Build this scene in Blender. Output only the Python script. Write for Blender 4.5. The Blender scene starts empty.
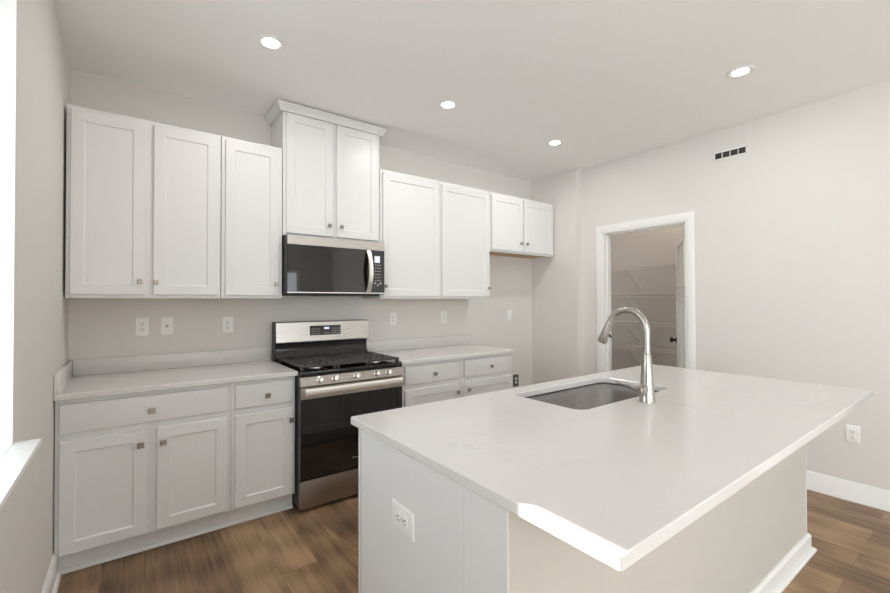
import bpy, bmesh, math
from mathutils import Vector, Matrix

sc = bpy.context.scene
COL = sc.collection
PI = math.pi

# ------------------------------------------------------------------ camera
cam_d = bpy.data.cameras.new('camera')
cam = bpy.data.objects.new('camera', cam_d)
COL.objects.link(cam)
sc.camera = cam
CAM = Vector((0.289, -3.3904, 1.3482))
PSI, ROLL, PITCH = 0.6411, -0.0023, 0.0112
_F = Vector((math.sin(PSI) * math.cos(PITCH), math.cos(PSI) * math.cos(PITCH), math.sin(PITCH)))
_R = Vector((math.cos(PSI), -math.sin(PSI), 0.0))
_U = _R.cross(_F)
_R2 = _R * math.cos(ROLL) + _U * math.sin(ROLL)
_U2 = _U * math.cos(ROLL) - _R * math.sin(ROLL)
cam.matrix_world = Matrix(((_R2.x, _U2.x, -_F.x, CAM.x), (_R2.y, _U2.y, -_F.y, CAM.y),
                           (_R2.z, _U2.z, -_F.z, CAM.z), (0, 0, 0, 1)))
cam_d.sensor_fit = 'HORIZONTAL'
cam_d.sensor_width = 36.0
cam_d.lens = 423.48 / 890 * 36.0
cam_d.clip_start = 0.02

# ------------------------------------------------------------------ world, sun, daylight, exposure
world = bpy.data.worlds.new('sky')
sc.world = world
world.use_nodes = True
bgn = world.node_tree.nodes['Background']
bgn.inputs[0].default_value = (0.80, 0.90, 1.0, 1)
bgn.inputs[1].default_value = 0.45

sun_d = bpy.data.lights.new('sun', 'SUN')
sun = bpy.data.objects.new('sun', sun_d)
COL.objects.link(sun)
sun_d.energy = 8.0
sun_d.color = (1.0, 0.98, 0.95)
sun_d.angle = math.radians(0.5)
sun.rotation_euler = Vector((1.0, -0.99, -1.137)).to_track_quat('-Z', 'Y').to_euler()
sun.location = (-4, 3, 6)


def area(name, loc, direction, sx, sy, power, color):
    d = bpy.data.lights.new(name, 'AREA')
    d.shape = 'RECTANGLE'
    d.size, d.size_y = sx, sy
    d.energy = power
    d.color = color
    o = bpy.data.objects.new(name, d)
    COL.objects.link(o)
    o.location = loc
    o.rotation_euler = Vector(direction).to_track_quat('-Z', 'Z').to_euler()
    return o


# daylight standing in the window openings
area('daylight_window', (-0.50, -1.94, 1.62), (1, 0, 0), 0.84, 1.40, 8, (0.88, 0.94, 1.0))
area('daylight_patio', (2.4, -7.31, 1.06), (0, 1, 0), 1.96, 1.90, 17, (0.96, 0.98, 1.0))
area('daylight_dining', (-0.21, -5.55, 1.5), (1, 0, 0), 1.9, 1.3, 96, (0.925, 0.965, 1.0))

# added fill light that lifts the dim pantry, unseen above the door head
pl_d = bpy.data.lights.new('pantry_fill', 'POINT')
pl_d.energy = 3.0
pl_d.color = (1.0, 0.90, 0.78)
pl_d.shadow_soft_size = 0.12
pl_o = bpy.data.objects.new('pantry_fill', pl_d)
COL.objects.link(pl_o)
pl_o.location = (4.85, -1.0, 2.58)

vs = sc.view_settings
vs.view_transform = 'Standard'
vs.look = 'None'
vs.exposure = 1.12
vs.gamma = 1.0
vs.use_curve_mapping = False
sc.cycles.use_denoising = True
sc.cycles.max_bounces = 14
sc.cycles.diffuse_bounces = 10
sc.cycles.glossy_bounces = 6
sc.cycles.transparent_max_bounces = 12
sc.cycles.sample_clamp_indirect = 6.0

# ------------------------------------------------------------------ materials


def nmat(name):
    m = bpy.data.materials.new(name)
    m.use_nodes = True
    return m, m.node_tree.nodes, m.node_tree.links, m.node_tree.nodes['Principled BSDF']


def pbr(name, col, rough=0.5, metal=0.0, spec=0.5, bump=0.0, bscale=200.0, var=0.0, vscale=6.0, coat=0.0, ior=1.5):
    m, N, L, P = nmat(name)
    P.inputs['Base Color'].default_value = (*col, 1)
    P.inputs['Roughness'].default_value = rough
    P.inputs['Metallic'].default_value = metal
    P.inputs['Specular IOR Level'].default_value = spec
    P.inputs['Coat Weight'].default_value = coat
    P.inputs['IOR'].default_value = ior
    tc = N.new('ShaderNodeTexCoord')
    no = N.new('ShaderNodeTexNoise')
    no.inputs['Scale'].default_value = vscale
    no.inputs['Detail'].default_value = 3
    L.new(tc.outputs['Object'], no.inputs['Vector'])
    mix = N.new('ShaderNodeMix')
    mix.data_type = 'RGBA'
    L.new(no.outputs['Fac'], mix.inputs['Factor'])
    mix.inputs[6].default_value = (*[c * (1 - var) for c in col], 1)
    mix.inputs[7].default_value = (*[min(1, c * (1 + var)) for c in col], 1)
    L.new(mix.outputs[2], P.inputs['Base Color'])
    if bump:
        n2 = N.new('ShaderNodeTexNoise')
        n2.inputs['Scale'].default_value = bscale
        n2.inputs['Detail'].default_value = 4
        L.new(tc.outputs['Object'], n2.inputs['Vector'])
        b = N.new('ShaderNodeBump')
        b.inputs['Strength'].default_value = bump
        b.inputs['Distance'].default_value = 0.002
        L.new(n2.outputs['Fac'], b.inputs['Height'])
        L.new(b.outputs['Normal'], P.inputs['Normal'])
    return m


def brushed(name, col, rough, axis, amount=0.12):
    """brushed metal: fine streaks running along one axis"""
    m, N, L, P = nmat(name)
    P.inputs['Metallic'].default_value = 1.0
    P.inputs['Base Color'].default_value = (*col, 1)
    tc = N.new('ShaderNodeTexCoord')
    mp = N.new('ShaderNodeMapping')
    s = [900, 900, 900]
    s[axis] = 6
    mp.inputs['Scale'].default_value = s
    no = N.new('ShaderNodeTexNoise')
    no.inputs['Scale'].default_value = 1.0
    no.inputs['Detail'].default_value = 2
    L.new(tc.outputs['Object'], mp.inputs['Vector'])
    L.new(mp.outputs[0], no.inputs['Vector'])
    mr = N.new('ShaderNodeMapRange')
    mr.inputs['To Min'].default_value = rough - amount
    mr.inputs['To Max'].default_value = rough + amount
    L.new(no.outputs['Fac'], mr.inputs['Value'])
    L.new(mr.outputs[0], P.inputs['Roughness'])
    return m


def emit(name, col, strength):
    m, N, L, P = nmat(name)
    P.inputs['Base Color'].default_value = (0.8, 0.8, 0.8, 1)
    P.inputs['Emission Color'].default_value = (*col, 1)
    P.inputs['Emission Strength'].default_value = strength
    return m


def floor_material():
    m, N, L, P = nmat('wood_planks')
    tc = N.new('ShaderNodeTexCoord')
    sep = N.new('ShaderNodeSeparateXYZ')
    L.new(tc.outputs['Object'], sep.inputs[0])
    com = N.new('ShaderNodeCombineXYZ')
    L.new(sep.outputs['Y'], com.inputs['X'])
    L.new(sep.outputs['X'], com.inputs['Y'])
    br = N.new('ShaderNodeTexBrick')
    br.offset = 0.37
    br.offset_frequency = 2
    br.inputs['Color1'].default_value = (0, 0, 0, 1)
    br.inputs['Color2'].default_value = (1, 1, 1, 1)
    br.inputs['Mortar'].default_value = (0.5, 0.5, 0.5, 1)
    br.inputs['Scale'].default_value = 1.0
    br.inputs['Mortar Size'].default_value = 0.0006
    br.inputs['Mortar Smooth'].default_value = 0.2
    br.inputs['Bias'].default_value = 0.0
    br.inputs['Brick Width'].default_value = 1.22
    br.inputs['Row Height'].default_value = 0.18
    L.new(com.outputs[0], br.inputs['Vector'])
    # per plank random offset for the grain
    off = N.new('ShaderNodeVectorMath')
    off.operation = 'MULTIPLY_ADD'
    L.new(br.outputs['Color'], off.inputs[0])
    off.inputs[1].default_value = (7.3, 13.1, 5.7)
    L.new(tc.outputs['Object'], off.inputs[2])
    mp = N.new('ShaderNodeMapping')
    mp.inputs['Scale'].default_value = (11.0, 0.9, 1.0)
    L.new(off.outputs[0], mp.inputs['Vector'])
    n1 = N.new('ShaderNodeTexNoise')
    n1.inputs['Scale'].default_value = 1.0
    n1.inputs['Detail'].default_value = 5
    n1.inputs['Roughness'].default_value = 0.6
    n1.inputs['Distortion'].default_value = 0.35
    L.new(mp.outputs[0], n1.inputs['Vector'])
    # fine grain
    mp2 = N.new('ShaderNodeMapping')
    mp2.inputs['Scale'].default_value = (62.0, 2.2, 1.0)
    L.new(off.outputs[0], mp2.inputs['Vector'])
    n2 = N.new('ShaderNodeTexNoise')
    n2.inputs['Scale'].default_value = 1.0
    n2.inputs['Detail'].default_value = 4
    L.new(mp2.outputs[0], n2.inputs['Vector'])
    # cathedral rings
    mp3 = N.new('ShaderNodeMapping')
    mp3.inputs['Scale'].default_value = (9.0, 0.8, 1.0)
    L.new(off.outputs[0], mp3.inputs['Vector'])
    wv = N.new('ShaderNodeTexWave')
    wv.wave_type = 'RINGS'
    wv.inputs['Scale'].default_value = 1.6
    wv.inputs['Distortion'].default_value = 3.2
    wv.inputs['Detail'].default_value = 3
    wv.inputs['Detail Scale'].default_value = 0.8
    L.new(mp3.outputs[0], wv.inputs['Vector'])
    # tone = plank random*.45 + noise*.4 + ...
    a = N.new('ShaderNodeMath'); a.operation = 'MULTIPLY'; a.inputs[1].default_value = 0.30
    L.new(br.outputs['Color'], a.inputs[0])
    b = N.new('ShaderNodeMath'); b.operation = 'MULTIPLY_ADD'; b.inputs[1].default_value = 0.66
    L.new(n1.outputs['Fac'], b.inputs[0]); L.new(a.outputs[0], b.inputs[2])
    c = N.new('ShaderNodeMath'); c.operation = 'MULTIPLY_ADD'; c.inputs[1].default_value = 0.42
    L.new(n2.outputs['Fac'], c.inputs[0]); L.new(b.outputs[0], c.inputs[2])
    d = N.new('ShaderNodeMath'); d.operation = 'MULTIPLY_ADD'; d.inputs[1].default_value = 0.13
    L.new(wv.outputs['Fac'], d.inputs[0]); L.new(c.outputs[0], d.inputs[2])
    rp = N.new('ShaderNodeValToRGB')
    e = rp.color_ramp.elements
    e[0].position = 0.40; e[0].color = (0.058, 0.036, 0.023, 1)
    e[1].position = 1.0; e[1].color = (0.40, 0.262, 0.148, 1)
    x = e.new(0.56); x.color = (0.140, 0.086, 0.050, 1)
    x = e.new(0.77); x.color = (0.262, 0.162, 0.090, 1)
    L.new(d.outputs[0], rp.inputs['Fac'])
    mx = N.new('ShaderNodeMix'); mx.data_type = 'RGBA'
    L.new(br.outputs['Fac'], mx.inputs['Factor'])
    L.new(rp.outputs['Color'], mx.inputs[6])
    mx.inputs[7].default_value = (0.05, 0.033, 0.022, 1)
    L.new(mx.outputs[2], P.inputs['Base Color'])
    P.inputs['Roughness'].default_value = 0.42
    P.inputs['Specular IOR Level'].default_value = 0.35
    bp = N.new('ShaderNodeBump'); bp.inputs['Strength'].default_value = 0.12; bp.inputs['Distance'].default_value = 0.002
    L.new(d.outputs[0], bp.inputs['Height'])
    L.new(bp.outputs['Normal'], P.inputs['Normal'])
    return m


def quartz_material():
    m, N, L, P = nmat('white_quartz')
    tc = N.new('ShaderNodeTexCoord')
    n1 = N.new('ShaderNodeTexNoise')
    n1.inputs['Scale'].default_value = 4.0; n1.inputs['Detail'].default_value = 8
    n1.inputs['Roughness'].default_value = 0.62; n1.inputs['Distortion'].default_value = 1.0
    L.new(tc.outputs['Object'], n1.inputs['Vector'])
    s = N.new('ShaderNodeMath'); s.operation = 'SUBTRACT'; s.inputs[1].default_value = 0.5
    L.new(n1.outputs['Fac'], s.inputs[0])
    ab = N.new('ShaderNodeMath'); ab.operation = 'ABSOLUTE'
    L.new(s.outputs[0], ab.inputs[0])
    r1 = N.new('ShaderNodeMapRange')
    r1.inputs['From Min'].default_value = 0.0; r1.inputs['From Max'].default_value = 0.018
    r1.inputs['To Min'].default_value = 1.0; r1.inputs['To Max'].default_value = 0.0
    L.new(ab.outputs[0], r1.inputs['Value'])
    n2 = N.new('ShaderNodeTexNoise')
    n2.inputs['Scale'].default_value = 2.6; n2.inputs['Detail'].default_value = 3
    L.new(tc.outputs['Object'], n2.inputs['Vector'])
    r2 = N.new('ShaderNodeMapRange')
    r2.inputs['From Min'].default_value = 0.53; r2.inputs['From Max'].default_value = 0.66
    L.new(n2.outputs['Fac'], r2.inputs['Value'])
    mu = N.new('ShaderNodeMath'); mu.operation = 'MULTIPLY'
    L.new(r1.outputs[0], mu.inputs[0]); L.new(r2.outputs[0], mu.inputs[1])
    mu2 = N.new('ShaderNodeMath'); mu2.operation = 'MULTIPLY'; mu2.inputs[1].default_value = 0.32
    L.new(mu.outputs[0], mu2.inputs[0])
    mx = N.new('ShaderNodeMix'); mx.data_type = 'RGBA'
    L.new(mu2.outputs[0], mx.inputs['Factor'])
    mx.inputs[6].default_value = (0.695, 0.678, 0.665, 1)
    mx.inputs[7].default_value = (0.45, 0.45, 0.46, 1)
    # fine speckle
    n3 = N.new('ShaderNodeTexNoise'); n3.inputs['Scale'].default_value = 260; n3.inputs['Detail'].default_value = 2
    L.new(tc.outputs['Object'], n3.inputs['Vector'])
    r3 = N.new('ShaderNodeMapRange'); r3.inputs['To Min'].default_value = 0.95; r3.inputs['To Max'].default_value = 1.04
    L.new(n3.outputs['Fac'], r3.inputs['Value'])
    vm = N.new('ShaderNodeVectorMath'); vm.operation = 'SCALE'
    L.new(mx.outputs[2], vm.inputs[0]); L.new(r3.outputs[0], vm.inputs['Scale'])
    L.new(vm.outputs[0], P.inputs['Base Color'])
    P.inputs['Roughness'].default_value = 0.16
    P.inputs['Specular IOR Level'].default_value = 0.5
    return m


def pane_material():
    m, N, L, P = nmat('window_glass')
    N.remove(P)
    out = N['Material Output']
    t = N.new('ShaderNodeBsdfTransparent'); t.inputs[0].default_value = (0.97, 0.985, 0.98, 1)
    g = N.new('ShaderNodeBsdfGlossy'); g.inputs['Roughness'].default_value = 0.01
    mx = N.new('ShaderNodeMixShader')
    mx.inputs[0].default_value = 0.06
    L.new(t.outputs[0], mx.inputs[1]); L.new(g.outputs[0], mx.inputs[2])
    L.new(mx.outputs[0], out.inputs['Surface'])
    return m


M = {
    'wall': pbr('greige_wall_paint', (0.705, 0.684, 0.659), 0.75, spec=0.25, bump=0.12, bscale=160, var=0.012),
    'knee': pbr('knee_wall_paint_shaded', (0.560, 0.532, 0.490), 0.75, spec=0.25, bump=0.12, bscale=160, var=0.012),  # wall paint with overhang shade and warm light mixed into the colour
    'pantry': pbr('pantry_wall_paint', (0.705, 0.684, 0.659), 0.75, spec=0.25, bump=0.12, bscale=160, var=0.012),
    'ceiling': pbr('ceiling_paint', (0.90, 0.897, 0.888), 0.85, spec=0.2, bump=0.25, bscale=120, var=0.012),
    'trim': pbr('white_trim_paint', (0.83, 0.825, 0.815), 0.35, spec=0.4, var=0.008),
    'cab': pbr('white_cabinet_lacquer', (0.745, 0.745, 0.742), 0.34, spec=0.4, var=0.008),
    'maple': pbr('maple_underside', (0.52, 0.36, 0.20), 0.5, var=0.15, vscale=14),
    'quartz': quartz_material(),
    'floor': floor_material(),
    'nickel': pbr('satin_nickel', (0.38, 0.335, 0.295), 0.30, metal=1.0, var=0.03),
    'steel': brushed('brushed_stainless', (0.60, 0.565, 0.535), 0.30, 0),
    'steel_dark': brushed('dark_brushed_stainless', (0.40, 0.365, 0.335), 0.32, 0),
    'steel_bright': brushed('bright_stainless', (0.95, 0.92, 0.86), 0.42, 0, 0.06),
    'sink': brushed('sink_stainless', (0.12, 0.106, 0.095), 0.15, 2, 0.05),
    'faucet': brushed('faucet_nickel', (0.50, 0.475, 0.445), 0.28, 2, 0.05),
    'chrome': pbr('polished_metal', (0.85, 0.84, 0.82), 0.12, metal=1.0),
    'black': pbr('black_enamel', (0.012, 0.012, 0.013), 0.12, spec=0.5, var=0.1),
    'blackglass': pbr('black_oven_glass', (0.006, 0.006, 0.007), 0.03, spec=0.5, var=0.1, ior=1.72),
    'darkside': pbr('charcoal_side_panel', (0.035, 0.036, 0.038), 0.42, var=0.1),
    'iron': pbr('cast_iron', (0.055, 0.053, 0.051), 0.55, spec=0.35, bump=0.2, bscale=500, var=0.15, vscale=40),
    'plate': pbr('white_plastic', (0.86, 0.855, 0.84), 0.3, spec=0.5),
    'slot': pbr('dark_slot', (0.03, 0.03, 0.03), 0.6),
    'greyplate': pbr('grey_steel_plate', (0.13, 0.13, 0.125), 0.45, metal=0.6, var=0.05),
    'duct': pbr('dark_duct', (0.05, 0.05, 0.05), 0.8),
    'bronze': pbr('dark_bronze', (0.045, 0.038, 0.034), 0.32, metal=0.7, var=0.1),
    'wire': pbr('white_vinyl_wire', (0.80, 0.78, 0.75), 0.4),
    'vinyl': pbr('white_vinyl_frame', (0.84, 0.84, 0.84), 0.4),
    'pane': pane_material(),
    'lens': emit('lamp_lens', (1.0, 0.965, 0.91), 9.0),
    'display': emit('blue_display', (0.42, 0.48, 1.0), 0.40),
    'displaybg': emit('blue_display_surround', (0.05, 0.06, 0.45), 0.22),
    'legend': pbr('grey_print', (0.50, 0.50, 0.50), 0.5),
    'rubber': pbr('dark_rubber', (0.03, 0.03, 0.03), 0.6),
}

# ------------------------------------------------------------------ mesh helpers


class G:
    """collects shapes, then links them as one mesh object"""

    def __init__(s):
        s.bm = bmesh.new()

    def _add(s, tmp, mtx=None):
        if mtx is not None:
            bmesh.ops.transform(tmp, matrix=mtx, verts=tmp.verts)
        me = bpy.data.meshes.new('tmp')
        tmp.to_mesh(me)
        tmp.free()
        s.bm.from_mesh(me)
        bpy.data.meshes.remove(me)
        return s

    def box(s, x0, x1, y0, y1, z0, z1, bev=0.0, seg=2, mtx=None):
        t = bmesh.new()
        bmesh.ops.create_cube(t, size=1.0)
        bmesh.ops.transform(t, matrix=Matrix.Translation(((x0 + x1) / 2, (y0 + y1) / 2, (z0 + z1) / 2)) @
                            Matrix.Diagonal((abs(x1 - x0), abs(y1 - y0), abs(z1 - z0), 1)), verts=t.verts)
        if bev:
            bmesh.ops.bevel(t, geom=list(t.edges), offset=bev, segments=seg, affect='EDGES', profile=0.5)
        return s._add(t, mtx)

    def loft(s, rings, cap0=True, cap1=True, closed=True, mtx=None):
        """rings: lists of points with equal counts"""
        t = bmesh.new()
        R = [[t.verts.new(p) for p in r] for r in rings]
        n = len(R[0])
        for a, b in zip(R[:-1], R[1:]):
            for i in range(n if closed else n - 1):
                j = (i + 1) % n
                try:
                    t.faces.new((a[i], a[j], b[j], b[i]))
                except ValueError:
                    pass
        if cap0:
            t.faces.new(R[0][::-1])
        if cap1:
            t.faces.new(R[-1])
        bmesh.ops.recalc_face_normals(t, faces=t.faces)
        return s._add(t, mtx)

    def panel(s, x0, x1, z0, z1, yb, prof, mtx=None):
        """a front facing -Y: prof = [(inset, y)] rings from the back (yb) to the middle"""
        rings = []
        for ins, y in [(0, yb)] + list(prof):
            rings.append([(x0 + ins, y, z0 + ins), (x1 - ins, y, z0 + ins), (x1 - ins, y, z1 - ins), (x0 + ins, y, z1 - ins)])
        return s.loft(rings, mtx=mtx)

    def lathe(s, prof, seg=24, mtx=None, cap=True):
        """prof = [(r, z)] about Z"""
        rings = [[(max(r, 1e-5) * math.cos(2 * PI * i / seg), max(r, 1e-5) * math.sin(2 * PI * i / seg), z) for i in range(seg)] for r, z in prof]
        return s.loft(rings, cap, cap, mtx=mtx)

    def tube(s, pts, r, seg=10, cap=True):
        pts = [Vector(p) for p in pts]
        rr = r if isinstance(r, (list, tuple)) else [r] * len(pts)
        tang = []
        for i in range(len(pts)):
            a = pts[max(i - 1, 0)]
            b = pts[min(i + 1, len(pts) - 1)]
            tang.append((b - a).normalized())
        up = Vector((0, 0, 1)) if abs(tang[0].z) < 0.9 else Vector((1, 0, 0))
        n = (up - tang[0] * up.dot(tang[0])).normalized()
        rings = []
        for p, t, q in zip(pts, tang, rr):
            n = (n - t * n.dot(t)).normalized()
            b = t.cross(n)
            rings.append([tuple(p + (n * math.cos(2 * PI * k / seg) + b * math.sin(2 * PI * k / seg)) * q) for k in range(seg)])
        return s.loft(rings, cap, cap)

    def slab_with_hole(s, outer, inner, z0, z1, e=0.003):
        """flat slab between two loops with eased edges; outer / inner give a loop for an inset value"""
        t = bmesh.new()

        def strip(fn, sign):
            rows = []
            for ins, z in ((e, z1), (0, z1 - e), (0, z0 + e), (e, z0)):
                rows.append([t.verts.new((x, y, z)) for x, y in fn(ins * sign)])
            n = len(rows[0])
            for a, b in zip(rows[:-1], rows[1:]):
                for i in range(n):
                    j = (i + 1) % n
                    t.faces.new((a[i], a[j], b[j], b[i]))
            return rows[0], rows[-1]
        ot, ob = strip(outer, 1)
        if inner:
            it, ib = strip(inner, -1)
        for o, i in ((ot, it if inner else None), (ob, ib if inner else None)):
            ed = []
            for loop in (o, i):
                if loop:
                    n = len(loop)
                    for k in range(n):
                        ed.append(t.edges.get((loop[k], loop[(k + 1) % n])) or t.edges.new((loop[k], loop[(k + 1) % n])))
            bmesh.ops.triangle_fill(t, use_beauty=True, use_dissolve=False, edges=ed)
        bmesh.ops.recalc_face_normals(t, faces=t.faces)
        return s._add(t)

    def build(s, name, mat, parent=None, smooth=35):
        me = bpy.data.meshes.new(name)
        o = bpy.data.objects.new(name, me)
        COL.objects.link(o)
        if parent is not None:
            o.parent = parent
            org = ORG[parent.name]
            ORG[o.name] = org
            bmesh.ops.transform(s.bm, matrix=Matrix.Translation(-org), verts=s.bm.verts)
        else:
            ORG[o.name] = Vector((0, 0, 0))
        s.bm.to_mesh(me)
        s.bm.free()
        me.materials.append(mat)
        for p in me.polygons:
            p.use_smooth = True
        me.set_sharp_from_angle(angle=math.radians(smooth))
        return o


ORG = {}


def thing(name, label, cat, loc, group=None, kind=None, dx=0.0, dy=0.0, dz=0.0):
    # dx, dy, dz: moves the finished thing from where its parts are drawn
    o = bpy.data.objects.new(name, None)
    o.empty_display_size = 0.05
    COL.objects.link(o)
    o.location = Vector(loc) + Vector((dx, dy, dz))
    ORG[o.name] = Vector(loc)
    if kind:
        o['kind'] = kind
    if label:
        o['label'] = label
        o['category'] = cat
    if group:
        o['group'] = group
    return o


def tag(o, label, cat, group=None):
    o['label'] = label
    o['category'] = cat
    if group:
        o['group'] = group
    return o


def struct(o):
    o['kind'] = 'structure'
    return o


def copy_tree(o, parent=None):
    c = o.copy()
    COL.objects.link(c)
    c.parent = parent
    for ch in list(o.children):
        copy_tree(ch, c)
    return c


def rrect(x0, x1, y0, y1, r, n=8):
    pts = []
    for cx, cy, a0 in ((x1 - r, y1 - r, 0), (x0 + r, y1 - r, 90), (x0 + r, y0 + r, 180), (x1 - r, y0 + r, 270)):
        for k in range(n + 1):
            a = math.radians(a0 + 90 * k / n)
            pts.append((cx + r * math.cos(a), cy + r * math.sin(a)))
    return pts


# ------------------------------------------------------------------ main measures (metres)
H = 2.762                     # ceiling
XW, XR = 4.098, 4.193         # fridge alcove side wall, long wall with the pantry door
XP = 5.47                     # pantry back wall
YF = -7.2                     # far end of the room, behind the camera
WIN_Y0, WIN_Y1, WIN_Z0, WIN_Z1 = -2.36, -1.525, 0.908, 2.32
CT, CTH = 0.9025, 0.0303      # counter top height and thickness
DY0, DY1, DZ = -1.688, -0.878, 2.048   # pantry doorway

# ------------------------------------------------------------------ structure
struct(G().box(-0.25, XP + 0.1, YF - 0.15, 0.12, -0.10, 0.0).build('floor', M['floor']))
struct(G().box(-0.25, XP + 0.1, YF - 0.15, 0.12, H, H + 0.1).build('ceiling', M['ceiling']))
struct(G().box(-0.25, XP + 0.1, 0.0, 0.12, 0, H).build('wall_back', M['wall']))
g = G()
g.box(-0.25, 0, WIN_Y1, 0, 0, H)
g.box(-0.25, 0, -4.5, WIN_Y0, 0, H)
g.box(-0.25, 0, YF, -6.6, 0, H)
g.box(-0.25, 0, WIN_Y0, WIN_Y1, 0, WIN_Z0 - 0.022)
g.box(-0.25, 0, WIN_Y0, WIN_Y1, WIN_Z1, H)
g.box(-0.25, 0, -6.6, -4.5, 0, 0.80)
g.box(-0.25, 0, -6.6, -4.5, 2.2, H)
struct(g.build('wall_left', M['wall']))
g = G()
g.box(XR, XR + 0.12, YF, DY0 - 0.02, 0, H)
g.box(XR, XR + 0.12, DY1 + 0.02, -0.625, 0, H)
g.box(XR, XR + 0.12, DY0 - 0.02, DY1 + 0.02, DZ + 0.02, H)
struct(g.build('wall_right', M['wall']))
struct(G().box(XW, XR + 0.12, -0.625, 0, 0, H).build('wall_alcove', M['wall']))
struct(G().box(XP, XP + 0.1, -2.1, 0, 0, H).build('wall_pantry_back', M['pantry']))
struct(G().box(XR + 0.12, XP, -2.1, -2.0, 0, H).build('wall_pantry_side', M['pantry']))
g = G()
g.box(-0.25, 1.35, YF - 0.15, YF, 0, H)
g.box(3.42, XR + 0.12, YF - 0.15, YF, 0, H)
g.box(1.35, 3.42, YF - 0.15, YF, 2.10, H)
struct(g.build('wall_front', M['wall']))


def window(name, axis, a0, a1, z0, z1, d0, d1, rail=None, mull=()):
    """a framed window: axis 'x' stands in a wall across X, 'y' across Y"""
    w = thing(name, None, None, ((d0 + d1) / 2, (a0 + a1) / 2, z0) if axis == 'x' else ((a0 + a1) / 2, (d0 + d1) / 2, z0), kind='structure')
    fr, gl = G(), G()

    def bx(gg, u0, u1, w0, w1, v0, v1, b=0.003):
        if axis == 'x':
            gg.box(w0, w1, u0, u1, v0, v1, b)
        else:
            gg.box(u0, u1, w0, w1, v0, v1, b)
    f = 0.045
    bx(fr, a0, a0 + f, d0, d1, z0, z1)
    bx(fr, a1 - f, a1, d0, d1, z0, z1)
    bx(fr, a0, a1, d0, d1, z0, z0 + f)
    bx(fr, a0, a1, d0, d1, z1 - f, z1)
    if rail:
        bx(fr, a0, a1, d0, d1, rail - 0.022, rail + 0.022)
    for m_ in mull:
        bx(fr, m_ - 0.04, m_ + 0.04, d0, d1, z0, z1)
    fr.build('window_frame', M['vinyl'], w)
    mid = (d0 + d1) / 2
    bx(gl, a0 + 0.02, a1 - 0.02, mid - 0.003, mid + 0.003, z0 + 0.02, z1 - 0.02, 0)
    gl.build('window_pane', M['pane'], w)
    return w


w1 = window('window_1', 'x', WIN_Y0, WIN_Y1, WIN_Z0, WIN_Z1, -0.17, -0.11, rail=1.60)
# painted liner of the opening, seen edge-on at the photo's edge
g = G()
g.box(-0.021, 0.0015, WIN_Y1 - 0.006, WIN_Y1 + 0.0, WIN_Z0, WIN_Z1)
g.box(-0.11, -0.021, WIN_Y1 - 0.004, WIN_Y1, WIN_Z0, WIN_Z1)
g.build('window_liner', M['trim'], w1)
g = G()
g.box(-0.11, 0.0006, WIN_Y0 + 0.001, WIN_Y1 - 0.001, WIN_Z0 - 0.021, WIN_Z0)
g.box(0.0006, 0.065, WIN_Y0 - 0.022, WIN_Y1 + 0.022, WIN_Z0 - 0.021, WIN_Z0, 0.004)
g.build('window_stool', M['trim'], w1)
window('window_2', 'x', -6.6, -4.5, 0.80, 2.2, -0.17, -0.11, rail=1.5, mull=(-5.55,))
window('window_3', 'y', 1.35, 3.42, 0.02, 2.10, YF - 0.12, YF - 0.04, mull=(2.38,))


def base_run(name, pts, h=0.13, t=0.014, shoe=0.014):
    """baseboard with shoe moulding along a polyline on the floor; the room lies to the left of the direction"""
    g = G()
    prof = [(0, 0), (0, h), (t * 0.45, h), (t, h - 0.012), (t, 0.02), (t + shoe * 0.6, 0.017), (t + shoe, 0.008), (t + shoe, 0)]
    P = [Vector((x, y, 0)) for x, y in pts]
    rings = []
    for i, p in enumerate(P):
        d0 = (P[i] - P[i - 1]).normalized() if i else (P[1] - P[0]).normalized()
        d1 = (P[i + 1] - P[i]).normalized() if i < len(P) - 1 else d0
        n0 = Vector((-d0.y, d0.x, 0))
        n1 = Vector((-d1.y, d1.x, 0))
        n = (n0 + n1)
        n = n / max(n.dot(n0), 0.2)
        rings.append([tuple(p + n * a + Vector((0, 0, z))) for a, z in prof])
    g.loft(rings)
    return g


struct(base_run('b', [(0.0005, -0.57), (0.0005, YF)]).build('baseboard_left', M['trim']))
struct(base_run('b', [(XR - 0.0005, YF), (XR - 0.0005, DY0 - 0.075)], shoe=0.003).build('baseboard_right', M['trim']))
struct(base_run('b', [(XR - 0.0005, DY1 + 0.075), (XR - 0.0005, -0.6255), (XW - 0.0005, -0.6255), (XW - 0.0005, -0.002)]).build('baseboard_alcove', M['trim']))
struct(base_run('b', [(XW - 0.03, -0.0005), (3.13, -0.0005)]).build('baseboard_back', M['trim']))

# pantry doorway: casing, jamb, and the leaf standing half open into the pantry
d1 = thing('door_1', None, None, (XR + 0.06, (DY0 + DY1) / 2, 0), kind='structure')


def casing(x, side):
    g = G()
    cw = 0.071
    prof = [(0, 0), (0, 0.013), (0.010, 0.017), (cw - 0.014, 0.013), (cw - 0.006, 0.009), (cw, 0.008), (cw, 0)]
    # a: from the outer edge inwards; b: away from the wall
    path = [(DY1 + 0.0, 0.0), (DY1 + 0.0, DZ), (DY0 - 0.0, DZ), (DY0 - 0.0, 0.0)]
    rings = []
    for k, (y, z) in enumerate(path):
        r = []
        for a, b in prof:
            o = cw - a
            yy = y + (o if k < 2 else -o)
            zz = z + (o if k in (1, 2) else 0)
            r.append((x - side * b, yy, zz))
        rings.append(r)
    g.loft(rings)
    return g


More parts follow.
